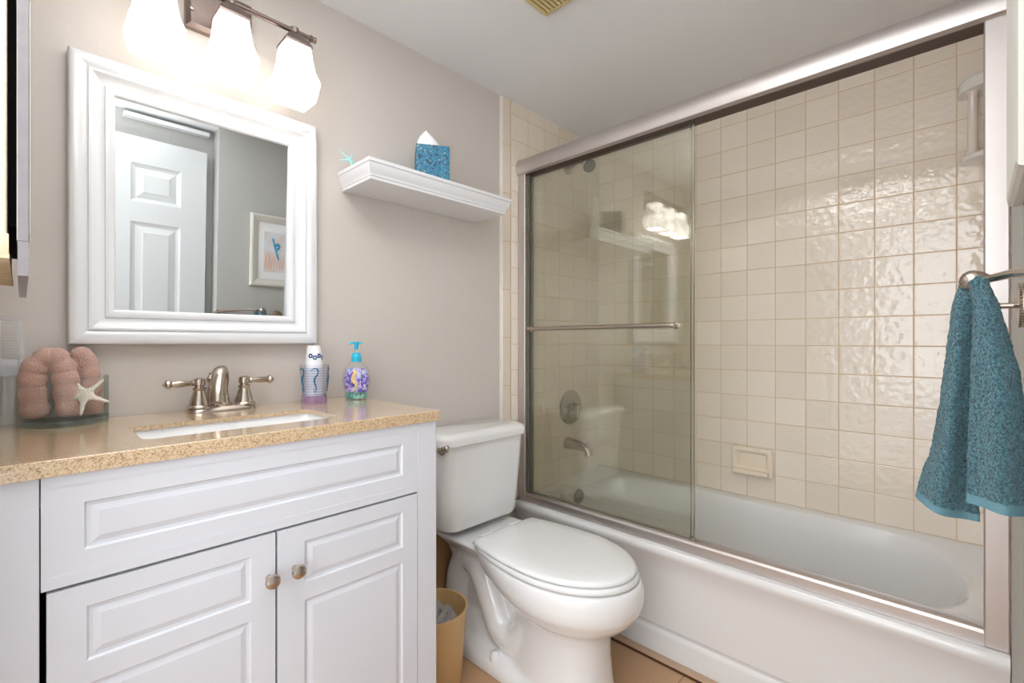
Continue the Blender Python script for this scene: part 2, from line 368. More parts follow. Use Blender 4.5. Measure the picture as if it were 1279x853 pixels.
# ================================================================== BATHTUB
tub = thing('bathtub', 'white alcove bathtub with curved apron behind the sliding glass doors', 'bathtub', (1.86, 0.70, 0))
mb = MB()
def lift(z, x): 
    t = min(max((x-1.98)/0.2, 0), 1); return z+0.036*t*t*(3-2*t)
RZ = 0.392
def tubring(x0, x1, y0, y1, r, z, lf=False):
    return [(x, y, lift(zz, x) if lf else zz) for x, y, zz in rr(x0, x1, y0, y1, r, z, 10)]
rings = []
for x0, z in ((1.547, 0.0), (1.547, 0.076), (1.549, 0.083), (1.557, 0.090), (1.556, 0.097), (1.547, 0.108), (1.5455, 0.20), (1.5425, 0.29), (1.532, 0.335), (1.520, 0.360), (1.515, 0.372), (1.516, 0.384), (1.522, 0.391)):
    rings.append(tubring(x0, XE-0.001, YS+0.001, YN-0.001-0.008, 0.002, z, z > 0.37))
rings.append(tubring(1.53, XE-0.001, YS+0.001, YN-0.009, 0.002, RZ, True))
for dx, dxe, dy, r, z in ((0, 0, 0, 0.20, RZ), (0.012, 0.008, 0.012, 0.21, RZ-0.002), (0.020, 0.014, 0.020, 0.21, RZ-0.012), (0.030, 0.022, 0.035, 0.21, RZ-0.05),
                     (0.048, 0.04, 0.08, 0.20, RZ-0.16), (0.065, 0.055, 0.13, 0.19, RZ-0.25), (0.085, 0.075, 0.17, 0.17, RZ-0.30), (0.13, 0.12, 0.22, 0.13, RZ-0.325)):
    rings.append(tubring(1.615+dx, 2.142-dxe, -0.005+dy, 1.405-dy*0.6, r, z, z > 0.37))
mb.loft(rings, True, True)
mb.build('body', M['tub'], tub, smooth=38)
ov = MB().lathe([(0.036, 0.0), (0.036, -0.006), (0.030, -0.011), (0.012, -0.013), (0.010, -0.018), (0, -0.019)], (1.885, 1.379, 0.343), 'Y', 28)
ov.build('overflow_plate', M['chrome'], tub, smooth=True)
MB().lathe([(0.035, 0), (0.035, 0.004), (0.01, 0.008), (0, 0.008)], (1.88, 1.12, 0.068), 'Z', 24).build('drain', M['chrome'], tub, smooth=True)
MB().lathe([(0.005, 0), (0.005, -0.002), (0, -0.0025)], (1.5455, 1.425, 0.378), 'X', 12).build('anchor_hole', M['black'], tub)

# ================================================================== SHOWER DOOR
sd = thing('shower_door', 'framed sliding shower door, both greenish glass panels slid to the faucet end', 'shower door', (1.57, 0.70, RZ))
XF = 1.543
mb = MB()   # header: rounded front, channel open below
hp = [(1.543, 1.831), (1.533, 1.838), (1.529, 1.850), (1.528, 1.868), (1.530, 1.885), (1.536, 1.897), (1.546, 1.901), (1.600, 1.901), (1.600, 1.831), (1.590, 1.831), (1.590, 1.848), (1.556, 1.848), (1.556, 1.831)]
mb.loft([[(x, y, z) for x, z in hp] for y in (YS+0.001, YN-0.01)]); mb.build('header_rail', M['rail'], sd, smooth=35)
MB().box(1.5445, 1.5985, YS+0.043, YN-0.05, 1.829, 1.8475).build('roller_channel', M['rail_dark'], sd)
mb = MB()
sp = [(XF, RZ+0.001), (XF, RZ+0.030), (XF+0.004, RZ+0.037), (XF+0.016, RZ+0.039), (XF+0.018, RZ+0.026), (XF+0.044, RZ+0.026), (XF+0.046, RZ+0.036), (XF+0.05, RZ+0.036), (XF+0.05, RZ+0.001)]
mb.loft([[(x, y, z) for x, z in sp] for y in (YS+0.042, YN-0.05)]); mb.build('bottom_track', M['rail'], sd)
for y0, y1 in ((YS+0.001, YS+0.043), (YN-0.05, YN-0.0095)):
    MB().box(XF-0.001, XF+0.052, y0, y1, RZ+0.001, 1.832).build('side_jamb', M['rail'], sd, bevel=0.003)
MB().box(XF+0.012, XF+0.045, YN-0.062, YN-0.050, RZ+0.03, 1.832).build('jamb_channel', M['gasket'], sd)
for i, (xg, ya, yb) in enumerate(((1.562, 0.672, 1.405), (1.581, 0.690, 1.412))):
    gp = MB().box(xg, xg+0.005, ya, yb, RZ+0.028, 1.842).build('glass_panel', M['shower_glass'], sd, label='front greenish glass panel' if i == 0 else 'rear greenish glass panel')
    MB().box(xg-0.001, xg+0.006, ya-0.004, ya, RZ+0.03, 1.84).build('edge_strip', M['chrome'], gp)
    MB().box(xg-0.002, xg+0.007, ya, yb, RZ+0.0275, RZ+0.036).build('bottom_channel', M['rail'], gp)
    if i == 0:
        tb = spline([(xg, 1.395, 1.150), (xg-0.022, 1.388, 1.150), (xg-0.032, 1.36, 1.150), (xg-0.034, 1.05, 1.150), (xg-0.032, 0.76, 1.150), (xg-0.022, 0.735, 1.150), (xg, 0.730, 1.150)], 5)
        MB().tube(tb, 0.008, 12).lathe([(0.013, 0), (0.013, -0.006), (0, -0.007)], (xg, 0.730, 1.150), 'X', 16).lathe([(0.013, 0), (0.013, -0.006), (0, -0.007)], (xg, 1.395, 1.150), 'X', 16).build('towel_bar', M['nickel'], gp, smooth=True)
        MB().box(xg-0.010, xg+0.012, ya-0.006, ya+0.012, RZ+0.027, RZ+0.048).build('panel_guide', M['nickel'], gp, bevel=0.002)

# faucet-end fittings
v = thing('shower_valve', 'round nickel shower control plate with lever on the tub faucet wall', 'shower valve', (1.925, YN-0.008, 0.765))
MB().lathe([(0.087, 0), (0.087, -0.004), (0.080, -0.010), (0.055, -0.016), (0.030, -0.020), (0.026, -0.030), (0, -0.03)], v.location, 'Y', 40).build('escutcheon', M['chrome'], v, smooth=True)
hb = MB().lathe([(0.022, -0.03), (0.024, -0.04), (0.020, -0.056), (0.008, -0.064), (0, -0.065)], v.location, 'Y', 24)
hb.tube([(1.925, YN-0.055, 0.765), (1.915, YN-0.062, 0.735), (1.91, YN-0.066, 0.712)], [0.009, 0.007, 0.006], 10)
hb.build('lever', M['chrome'], v, smooth=True)
t = thing('tub_spout', 'nickel tub spout with diverter knob below the shower control', 'faucet', (1.90, YN-0.008, 0.585))
pth = spline([(1.90, YN-0.008, 0.588), (1.90, YN-0.05, 0.588), (1.90, YN-0.10, 0.582), (1.90, YN-0.130, 0.570), (1.90, YN-0.140, 0.545)], 6)
n_ = len(pth); MB().tube(pth, [0.030-0.009*min(i/(n_*0.6), 1) for i in range(n_)], 20).build('spout_body', M['nickel'], t, smooth=True)
MB().lathe([(0.005, 0), (0.005, 0.012), (0.009, 0.014), (0.009, 0.020), (0, 0.022)], (1.90, YN-0.128, 0.585), 'Z', 14).build('diverter_knob', M['nickel'], t, smooth=True)
t = thing('shower_head', 'round grey shower head with white collar high on the faucet wall', 'shower head', (1.90, YN-0.008, 1.96))
MB().lathe([(0.03, 0), (0.03, -0.004), (0.012, -0.012), (0, -0.012)], t.location, 'Y', 20).tube(spline([(1.90, YN-0.01, 1.96), (1.90, YN-0.08, 1.975), (1.89, YN-0.13, 1.955)], 5), 0.010, 12).build('shower_arm', M['chrome'], t, smooth=True)
def disc_along(mb, c, d, prof, n=24):
    d = Vector(d).normalized(); u = d.orthogonal().normalized(); w_ = d.cross(u); c = Vector(c)
    mb.loft([[tuple(c+d*h+(u*math.cos(2*PI*j/n)+w_*math.sin(2*PI*j/n))*max(r_, 1e-5)) for j in range(n)] for r_, h in prof]); return mb
hd = (-0.35, -0.75, -0.70)
disc_along(MB(), (1.89, YN-0.13, 1.955), hd, [(0.012, -0.01), (0.02, 0.005), (0.034, 0.032), (0.036, 0.042)]).build('collar', M['white_ceramic'], t, smooth=True)
disc_along(MB(), (1.89, YN-0.13, 1.955), hd, [(0.032, 0.0425), (0.031, 0.046), (0, 0.047)]).build('spray_face', M['gasket'], t)

# ceramic soap dish on the long tiled wall
t = thing('soap_dish', 'cream ceramic wall soap dish on the long tiled wall above the tub', 'soap dish', (XE, 0.678, 0.525))
mb = MB(); y0, y1, z0, z1 = 0.595, 0.762, 0.522, 0.642
def yz(y0, y1, z0, z1, r, x, n=6): return [(x, p[0], p[1]) for p in rr(y0, y1, z0, z1, r, 0, n)]
mb.loft([yz(y0, y1, z0, z1, 0.014, XE), yz(y0, y1, z0, z1, 0.014, XE-0.014), yz(y0+0.004, y1-0.004, z0+0.004, z1-0.004, 0.014, XE-0.021), yz(y0+0.013, y1-0.013, z0+0.013, z1-0.013, 0.012, XE-0.023),
         yz(y0+0.024, y1-0.024, z0+0.028, z1-0.022, 0.012, XE-0.016), yz(y0+0.030, y1-0.030, z0+0.036, z1-0.026, 0.010, XE-0.004)])
mb.build('dish', M['ceramic'], t, smooth=50)
mb = MB().loft([[(x, y, z) for x, z in ((XE-0.008, z0+0.012), (XE-0.040, z0+0.006), (XE-0.046, z0+0.014), (XE-0.044, z0+0.026), (XE-0.036, z0+0.026), (XE-0.008, z0+0.03))] for y in (y0+0.014, y0+0.02, y1-0.02, y1-0.014)])
mb.build('lip', M['ceramic'], t, smooth=40, bevel=0.003)
# ceramic corner caddy
t = thing('corner_shelf', 'white ceramic two-tier corner shelf with pink post high behind the right jamb', 'shower shelf', (XE, YS, 1.70))
def quarter(r, z, n=14):
    return [(XE-0.001, YS+0.001, z)]+[(XE-0.001-r*math.cos(PI/2*i/n)**0.8, YS+0.001+r*math.sin(PI/2*i/n)**0.8, z) for i in range(n+1)]
MB().loft([quarter(0.085, 1.895), quarter(0.098, 1.90), quarter(0.100, 1.928), quarter(0.096, 1.936), quarter(0.05, 1.96), quarter(0.02, 1.963)]).build('top_shelf', M['white_ceramic'], t, smooth=40)
MB().loft([quarter(0.080, 1.675), quarter(0.092, 1.68), quarter(0.092, 1.692), quarter(0.088, 1.696)]).build('bottom_shelf', M['white_ceramic'], t, smooth=40)
MB().lathe([(0.015, 1.695), (0.0125, 1.71), (0.012, 1.88), (0.016, 1.897)], (XE-0.055, YS+0.062, 0), 'Z', 20).build('post', mat('pink_glaze', (236, 222, 214), 0.12, coat=0.5), t, smooth=True, label='pinkish glazed post')

# ================================================================== VANITY
FY = 1.003                        # front plane of the stiles
V = thing('vanity_cabinet', 'white painted vanity cabinet with moulded double doors under the speckled counter', 'cabinet', (0.315, 1.23, 0))
CT = CAMH-0.1786                  # counter top height .916
CB = CT-0.0255
mb = MB()
mb.box(0.693, 0.7515, FY, YN-0.002, 0.0, CB)
mb.build('side_panel', M['vanity'], V, bevel=0.0015)
MB().box(XW+0.002, 0.0185, FY, YN-0.002, 0.0, CB).build('side_panel', M['vanity'], V, bevel=0.0015)
MB().box(0.0185, 0.693, FY+0.022, YN-0.002, 0.10, 0.14).box(0.0185, 0.693, YN-0.03, YN-0.002, 0.139, CB-0.16).build('carcass', M['black'], V)
MB().box(0.0185, 0.693, FY+0.05, FY+0.06, 0.0, 0.10).build('toe_kick', M['vanity'], V)
prof = [(0, 0), (0.004, 0.0045), (0.010, 0.0055), (0.014, 0.002), (0.020, 0.0015), (0.030, 0.0060), (0.034, 0.0065)]
prof = [(0, 0), (0.003, 0.004), (0.008, 0.0045), (0.018, 0.0012), (0.024, 0.0010)]
mb = MB(); panel_face(mb, 0.0200, 0.6918, CAMH-0.3765, CB-0.001, FY-0.000, FY+0.020, [(0.0685, 0.650, CAMH-0.3275, CAMH-0.2520)], prof)
mb.build('drawer_front', M['vanity'], V)
MB().box(0.0200, 0.6918, FY-0.0012, FY, CAMH-0.3765, CAMH-0.358).box(0.0200, 0.6918, FY-0.0012, FY, CB-0.018, CB-0.001).build('drawer_edge', M['vanity'], V)
DZ = CAMH-0.3815
knob_prof = [(0.0065, 0.0), (0.0055, -0.003), (0.0048, -0.010), (0.008, -0.014), (0.0125, -0.018), (0.0145, -0.023), (0.0125, -0.028), (0.006, -0.031), (0, -0.0315)]
for side, (xa, xb, kx, kz) in enumerate(((0.0262, 0.3530, 0.3405, CAMH-0.4675), (0.3572, 0.6905, 0.3905, CAMH-0.4655))):
    xl, xr = (0.0713, 0.3088) if side == 0 else (0.4110, 0.6490)
    mb = MB(); panel_face(mb, xa, xb, 0.115, DZ, FY-0.002, FY+0.018, [(xl, xr, CAMH-0.503, CAMH-0.416), (xl, xr, 0.17, CAMH-0.539)], prof)
    d = mb.build('cabinet_door', M['vanity'], V, label='left cabinet door' if side == 0 else 'right cabinet door')
    MB().lathe(knob_prof, (kx, FY-0.002, kz), 'Y', 24).build('knob', M['nickel'], d, smooth=True)
MB().box(0.0195, 0.0225, FY+0.012, FY+0.02, 0.45, 0.52).build('hinge', M['chrome'], V)

# counter with sink cut-out
SX0, SX1, SY0, SY1 = 0.1535, 0.528, 1.081, 1.262
W = thing('countertop', 'tan speckled quartz vanity top with an undermounted white sink', 'countertop', (0.315, 1.23, CB))
hx0, hx1, hy0, hy1 = XW+0.002, 0.757, 0.9955, YN-0.001
outer = [rr(hx0, hx1, hy0, hy1, 0.003, z, 6) for z in (CB, CT-0.0015)]
o3 = rr(hx0+0.0015, hx1-0.0015, hy0+0.0015, hy1-0.0015, 0.003, CT, 6)
ST_ = CT-0.010                    # the stone itself is thin, its front edge is built up
inner = [rr(SX0, SX1, SY0, SY1, 0.02, z, 6) for z in (CT, ST_)]
lip = [rr(hx0+0.03, hx1-0.03, hy0+0.03, hy1-0.03, 0.003, z, 6) for z in (ST_, CB)]
mb = MB(); mb.loft([outer[0], outer[1], o3, inner[0], inner[1], lip[0], lip[1], outer[0]], False, False)
mb.build('slab', M['stone'], W, smooth=25)
mb = MB()
e = 0.006
mb.loft([rr(SX0-0.03, SX1+0.03, SY0-0.03, SY1+0.03, 0.03, ST_-0.001, 6), rr(SX0-e, SX1+e, SY0-e, SY1+e, 0.025, ST_-0.001, 6), rr(SX0-e+0.002, SX1+e-0.002, SY0-e+0.002, SY1+e-0.002, 0.025, ST_-0.01, 6),
         rr(SX0+0.006, SX1-0.012, SY0+0.006, SY1-0.006, 0.03, ST_-0.09, 6), rr(SX0+0.03, SX1-0.05, SY0+0.03, SY1-0.03, 0.03, ST_-0.13, 6), rr(SX0+0.14, SX1-0.14, SY0+0.07, SY1-0.07, 0.02, ST_-0.138, 6)], False, True)
mb.build('sink_basin', M['sink'], W, smooth=50)

# faucet
fx, fy = 0.3655, 1.41
F = thing('faucet', 'brushed nickel two-handle arched faucet behind the sink', 'faucet', (fx, fy, CT))
mb = MB(); mb.loft([rr(fx-a, fx+a, fy-b_, fy+b_, b_*0.95, CT+h, 8) for a, b_, h in ((0.081, 0.030, 0), (0.081, 0.030, 0.003), (0.074, 0.025, 0.010), (0.068, 0.020, 0.013), (0.060, 0.012, 0.0145))])
mb.build('base_plate', M['nickel'], F, smooth=50)
for s in (-1, 1):
    hx = fx+s*0.052
    mb = MB().lathe([(0.027, 0.010), (0.027, 0.014), (0.0225, 0.018), (0.021, 0.026), (0.0165, 0.042), (0.0125, 0.054), (0.0150, 0.058), (0.0150, 0.061), (0.0105, 0.063), (0.0105, 0.066), (0.0135, 0.068), (0.0138, 0.078), (0.0125, 0.083), (0.006, 0.086), (0, 0.0862)], (hx, fy, CT), 'Z', 28)
    h = mb.build('handle', M['nickel'], F, smooth=35)
    lv = MB(); dirx = Vector((s*1.0, -0.10 if s < 0 else 0.10, 0.0)).normalized()
    disc_along(lv, (hx+s*0.008, fy, CT+0.0735), dirx, [(0.0065, 0), (0.0065, 0.006), (0.0080, 0.009), (0.0055, 0.012), (0.0065, 0.018), (0.0082, 0.034), (0.0075, 0.048), (0.0060, 0.051), (0.0095, 0.054), (0.0115, 0.058), (0.0100, 0.063), (0.0045, 0.066), (0.0045, 0.068), (0, 0.070)], 20)
    lv.build('lever', M['nickel'], h, smooth=35)
MB().lathe([(0.024, 0.010), (0.024, 0.016), (0.018, 0.020), (0.016, 0.03), (0.0155, 0.04)], (fx, fy+0.002, CT), 'Z', 24).build('spout_collar', M['nickel'], F, smooth=True)
pth = spline([(fx, fy+0.006, CT+0.015), (fx, fy+0.010, CT+0.055), (fx, fy+0.004, CT+0.085), (fx-0.010, fy-0.020, CT+0.104), (fx-0.022, fy-0.048, CT+0.092), (fx-0.031, fy-0.070, CT+0.058), (fx-0.035, fy-0.080, CT+0.030)], 7)
n_ = len(pth); MB().tube(pth, [0.0155+0.0015*math.sin(i/n_*PI) for i in range(n_)], 22, 0.70).build('spout', M['nickel'], F, smooth=50)
MB().lathe([(0.0105, 0.0), (0.011, 0.03), (0.008, 0.058), (0.0045, 0.062), (0.0045, 0.070), (0.009, 0.074), (0.0105, 0.081), (0.006, 0.088), (0.004, 0.091), (0.005, 0.095), (0, 0.098)], (fx-0.018, fy+0.034, CT), 'Z', 20).build('lift_rod', M['nickel'], F, smooth=True)

# ================================================================== MIRROR
X0, X1, Z0, Z1 = 0.071, 0.6275, CAMH-0.0075, CAMH+0.655
mr_ = thing('wall_mirror', 'square wall mirror in a wide white moulded frame above the faucet', 'mirror', (0.35, YN, CAMH))
mb = MB(); fp = [(0, 1.4655), (0, 1.440), (0.003, 1.4335), (0.010, 1.430), (0.020, 1.4295), (0.029, 1.4335), (0.033, 1.4365), (0.0345, 1.4320), (0.0385, 1.4315), (0.046, 1.4365), (0.056, 1.4425), (0.063, 1.4450), (0.0645, 1.4410), (0.070, 1.4395), (0.076, 1.4410), (0.0805, 1.4445), (0.082, 1.4475), (0.082, 1.462)]
frame_rings(mb, X0, X1, Z0, Z1, fp); mb.build('frame', M['white'], mr_, smooth=28)
g0, g1, h0, h1 = X0+0.0805, X1-0.0805, Z0+0.0805, Z1-0.0805
TL = 0.0079                        # the glass leans forward a little in the frame
MB().add([(g0, 1.4560+TL, h0), (g1, 1.4560+TL, h0), (g1, 1.4560-TL, h1), (g0, 1.4560-TL, h1)], [(0, 1, 2, 3)]).build('mirror_glass', M['mirror'], mr_)
# ================================================================== VANITY LIGHT
RZr, RY = CAMH+0.860, 1.352
L_ = thing('vanity_light', 'bronze-nickel three-light bar with lit square glass shades above the mirror', 'wall light', (0.37, YN, RZr))
mb = MB(); mb.loft([[(x, y, z) for x, z, _ in rr(0.37-0.0775+i, 0.37+0.0775-i, CAMH+0.812+i, CAMH+0.935-i, 0.002, 0, 2)] for i, y in ((0, YN-0.001), (0, YN-0.018), (0.010, YN-0.026))])
mb.build('backplate', M['bronze'], L_, smooth=20)
MB().lathe([(0.005, YN-0.026), (0.005, YN-0.030), (0, YN-0.031)], (0.305, 0, CAMH+0.856), 'Y', 12).build('screw', M['chrome'], L_)
MB().tube([(0.162, RY, RZr), (0.578, RY, RZr)], 0.0068, 16).tube([(0.37, YN-0.02, RZr+0.01), (0.37, RY, RZr)], 0.008, 14).build('rod', M['bronze'], L_, smooth=True)
for xe in (0.578, 0.162):
    MB().lathe([(0.0068, -0.010), (0.0095, -0.008), (0.0095, -0.002), (0.007, 0.0), (0.0085, 0.004), (0.0085, 0.008), (0, 0.009)] if xe > 0.3 else [(0.0068, 0.010), (0.0095, 0.008), (0.0095, 0.002), (0.007, 0.0), (0.0085, -0.004), (0.0085, -0.008), (0, -0.009)], (xe, RY, RZr), 'X', 16).build('rod_finial', M['bronze'], L_, smooth=True)
def sqr(cx, h, r, z): return rr(cx-h, cx+h, RY-h, RY+h, r, z, 4)
for cx in (0.2135, 0.3705, 0.5275):
    mb = MB().lathe([(0.011, RZr-0.012), (0.011, RZr+0.008), (0.006, RZr+0.012), (0, RZr+0.012)], (cx, RY, 0), 'Z', 16)
    mb.loft([sqr(cx, h, 0.002, z) for h, z in ((0.010, RZr-0.006), (0.014, RZr-0.010), (0.030, RZr-0.030), (0.036, RZr-0.042), (0.036, RZr-0.047))])
    cap = mb.build('shade_holder', M['bronze'], L_, smooth=20)
    sh = MB(); pr = [(0.034, -0.046), (0.036, -0.065), (0.038, -0.085), (0.041, -0.105), (0.045, -0.122), (0.050, -0.136), (0.0525, -0.144), (0.0525, -0.150), (0.049, -0.170), (0.0435, -0.196)]
    rings = [sqr(cx, h, 0.007, RZr+z) for h, z in pr]+[sqr(cx, h-0.004, 0.006, RZr+z) for h, z in reversed(pr)]
    sh.loft(rings, False, False); s_ = sh.build('glass_shade', M['shade'], L_, smooth=28)
    MB().lathe([(0.002, -0.05), (0.012, -0.055), (0.013, -0.08), (0.022, -0.115), (0.022, -0.13), (0.012, -0.148), (0, -0.152)], (cx, RY, RZr), 'Z', 20).build('bulb', M['bulb'], s_, smooth=True)

# ================================================================== SHELF
sh = thing('wall_shelf', 'white crown-moulded floating shelf between mirror and shower door', 'shelf', (1.0, YN, CAMH+0.482))
ST = CAMH+0.541
mb = MB()
pf = [(0, 0.0), (0, -0.010), (-0.004, -0.012), (-0.005, -0.018), (-0.008, -0.026), (-0.013, -0.034), (-0.017, -0.040), (-0.018, -0.046), (-0.021, -0.048), (-0.021, -0.056)]
rings = []
for i, z in pf:
    rings.append([(0.705-i*0.8, YN-0.001, ST+z), (0.705-i*0.8, 1.264-i, ST+z), (1.302+i*0.8, 1.264-i, ST+z), (1.302+i*0.8, YN-0.001, ST+z)])
mb.loft(rings); mb.build('board', M['white'], sh, smooth=24)

def star_mesh(mb, c, R, r, th, nrm, rot=0.0, tube=False):
    nrm = Vector(nrm).normalized(); u = nrm.cross(Vector((0, 0, 1)));
    u = u.normalized() if u.length > 0.1 else Vector((1, 0, 0)); v_ = nrm.cross(u); c = Vector(c)
    N = 5; pts = []
    def P_(rad, a, h): return tuple(c+(u*math.cos(a)+v_*math.sin(a))*rad+nrm*h)
    # each arm is a tapering ridge
    ang = [rot+2*PI*k/N for k in range(N)]
    V_ = [P_(0, 0, th), P_(0, 0, -th*0.3)]; F_ = []
    for k in range(N):
        a = ang[k]; da = PI/N; m0 = len(V_)
        rr_ = R*(0.92+0.12*random.random())
        V_ += [P_(r, a-da, th*0.25), P_(R*0.5, a-0.29, th*0.2), P_(rr_*0.9, a-0.12, 0.0), P_(rr_, a, 0.0),
               P_(rr_*0.9, a+0.12, 0.0), P_(R*0.5, a+0.29, th*0.2), P_(r, a+da, th*0.25), P_(R*0.5, a, th*0.75), P_(rr_*0.9, a, th*0.4)]
        i = m0
        F_ += [(0, i, i+1, i+7), (i+7, i+1, i+2, i+8), (i+8, i+2, i+3), (i+8, i+3, i+4), (i+7, i+8, i+4, i+5), (0, i+7, i+5, i+6),
               (1, i+6, i+5, i+1, i), (i+1, i+5, i+4, i+3, i+2)]
    mb.add(V_, F_); return mb
MBs = star_mesh(MB(), (0.716, 1.405, ST+0.026), 0.050, 0.010, 0.007, (0.15, -0.8, 0.45), 0.35)
def weld(o, sub=1):
    bm = bmesh.new(); bm.from_mesh(o.data); bmesh.ops.remove_doubles(bm, verts=bm.verts, dist=0.0003); bmesh.ops.recalc_face_normals(bm, faces=bm.faces); bm.to_mesh(o.data); bm.free()
    for p in o.data.polygons: p.use_smooth = True
    m_ = o.modifiers.new('s', 'SUBSURF'); m_.levels = sub; m_.render_levels = sub; return o
def solo(mb, name, m, loc, **k):
    """a top-level single mesh whose origin sits at loc"""
    mb.v = [tuple(Vector(p)-Vector(loc)) for p in mb.v]
    o = mb.build(name, m, **k); o.location = loc; return o
st = solo(MBs, 'starfish', M['aqua_star'], (0.716, 1.405, ST), label='pale aqua starfish ornament at the left end of the wall shelf', cat='starfish'); weld(st)
# tissue box
tb = thing('tissue_box', 'small blue and teal patterned cube tissue box on the wall shelf', 'tissue box', (0.995, 1.355, ST), rz=-0.55)
hb_ = 0.056; bh = 0.122
mb = MB().box(-hb_, hb_, -hb_, hb_, 0.0, bh); mb.build('box', M['tissuebox'], tb, keep=True, bevel=0.0015)
mb = MB(); ring = []
for k in range(14):
    t_ = k/13; z = bh+0.001+0.066*t_; hw = 0.034*(1-t_**2.2)+0.006*(1-t_)+0.003
    ring.append([(-0.008-0.012*t_+hw*math.cos(a), (0.010*(1-t_*0.6))*math.sin(a)+0.003*math.sin(3*a+t_*3), z) for a in [2*PI*j/24 for j in range(24)]])
mb.loft(ring); mb.build('tissue', M['tissue'], tb, smooth=True, keep=True)
MB().add([( -0.035, -0.013, bh+0.0006), (0.035, -0.013, bh+0.0006), (0.035, 0.013, bh+0.0006), (-0.035, 0.013, bh+0.0006)], [(0, 1, 2, 3)]).build('opening', M['black'], tb, keep=True)

# ================================================================== COUNTER ITEMS
# bow-fronted glass vase
gx0, gx1, gyb, gyf = -0.002, 0.137, 1.447, 1.352
def bow(i, z, n=16):
    pts = [(gx1-i, gyb-i, z), (gx0+i, gyb-i, z)]
    for k in range(n+1):
        t_ = k/n; x = gx0+i+(gx1-gx0-2*i)*t_
        y = (gyb-0.045)-(gyb-0.045-gyf)*math.sin(PI*t_)**0.9+i
        pts.append((x, y, z))
    return pts
GH = 0.103
gv = thing('glass_dish', 'clear bow-front glass dish holding the rolled washcloths by the wall', 'vase', (0.068, 1.40, CT))
MB().loft([bow(0, CT+0.0002), bow(0, CT+GH), bow(0.005, CT+GH), bow(0.005, CT+0.014)]).build('glass_body', M['clear'], gv, smooth=30)
MB().loft([bow(0.0005, CT+0.0005), bow(0.0005, CT+0.0125)]).build('thick_base', M['glassedge'], gv, smooth=30)
MB().box(gx1-0.0048, gx1-0.0005, gyb-0.045, gyb-0.0005, CT+0.013, CT+GH-0.001).build('thick_edge', M['glassedge'], gv)
def roll(path, r, ribs, seed):
    P_ = spline(path, 16); mb = MB(); n = len(P_)
    rads = []
    for i in range(n):
        t_ = i/(n-1); rads.append(r*(0.86+0.24*abs(math.sin(t_*PI*ribs))**0.6)*(1-0.25*max(0, (t_-0.93)/0.07))*(1-0.25*max(0, (0.05-t_)/0.05)))
    mb.tube(P_, rads, 28, 0.85)
    mb.v = [tuple(Vector(p)+noise.noise_vector(Vector(p)*160+Vector((seed, 0, 0)))*0.0013) for p in mb.v]
    return mb
zc = CT+0.0165
solo(roll([(0.022, 1.412, zc+0.003), (0.017, 1.410, CT+0.075), (0.020, 1.405, CT+0.122), (0.045, 1.400, CT+0.146), (0.062, 1.396, CT+0.120), (0.067, 1.393, CT+0.075), (0.072, 1.392, zc+0.002)], 0.0215, 10, 0), 'washcloth', M['coral'], (0.045, 1.405, CT+0.014),
     label='coral terry washcloth rolled into a loop, left in the glass dish', cat='washcloth', group='rolled coral washcloths', smooth=True)
solo(roll([(0.088, 1.428, zc+0.045), (0.084, 1.428, CT+0.125), (0.095, 1.424, CT+0.147), (0.104, 1.420, CT+0.115), (0.108, 1.416, CT+0.075), (0.111, 1.413, zc)], 0.0190, 7, 5), 'washcloth', M['coral'], (0.105, 1.42, CT+0.014),
     label='coral terry washcloth standing right of the looped one, behind the starfish', cat='washcloth', group='rolled coral washcloths', smooth=True)
s2 = star_mesh(MB(), (0.096, 1.376, CT+0.062), 0.052, 0.018, 0.011, (-0.35, -0.9, 0.35), 0.25)
s2 = solo(s2, 'starfish', M['starfish'], (0.096, 1.376, CT+0.02), label='white bumpy starfish leaning on the coral washcloths in the glass dish', cat='starfish'); weld(s2, 2)
# comb and its frosted holder
ch = thing('toothbrush_holder', 'frosted clear plastic tumbler holding a comb at the left end of the counter', 'tumbler', (-0.0215, 1.43, CT))
MB().loft([rr(-0.034, -0.005, 1.415, 1.445, 0.004, CT+z, 4) for z in (0.0003, 0.128)]+[rr(-0.032, -0.007, 1.417, 1.443, 0.003, CT+z, 4) for z in (0.128, 0.006)]).build('cup_body', M['clear'], ch, smooth=30)
MB().loft([rr(-0.036, -0.003, 1.413, 1.447, 0.004, CT+z, 4) for z in (0.108, 0.142)]+[rr(-0.032, -0.007, 1.417, 1.443, 0.003, CT+z, 4) for z in (0.142, 0.108)]).build('collar', M['frost'], ch, smooth=30)
cb_ = MB(); bz = CT+0.145; pts = []
for k in range(12):
    a, b_ = k/12, (k+1)/12
    xa = -0.003+0.007*math.sin(PI*(a*0.8+0.15)); xb = -0.003+0.007*math.sin(PI*(b_*0.8+0.15))
    cb_.add([(xa-0.006, 1.4285, bz-0.03+0.11*a), (xa, 1.4285, bz-0.03+0.11*a), (xb, 1.4285, bz-0.03+0.11*b_), (xb-0.006, 1.4285, bz-0.03+0.11*b_),
             (xa-0.006, 1.4315, bz-0.03+0.11*a), (xa, 1.4315, bz-0.03+0.11*a), (xb, 1.4315, bz-0.03+0.11*b_), (xb-0.006, 1.4315, bz-0.03+0.11*b_)],
            [(0,1,2,3),(4,7,6,5),(0,4,5,1),(1,5,6,2),(2,6,7,3),(3,7,4,0)])
for k in range(38):
    z = bz-0.026+0.104*k/37; cb_.box(-0.0295, -0.003+0.002, 1.4292, 1.4308, z, z+0.0013)
cb_.box(-0.0315, -0.003, 1.4285, 1.4315, bz+0.077, bz+0.080)
solo(cb_, 'comb', M['frost'], (-0.015, 1.43, CT+0.12), label='translucent white comb standing on end in the frosted tumbler', cat='comb')
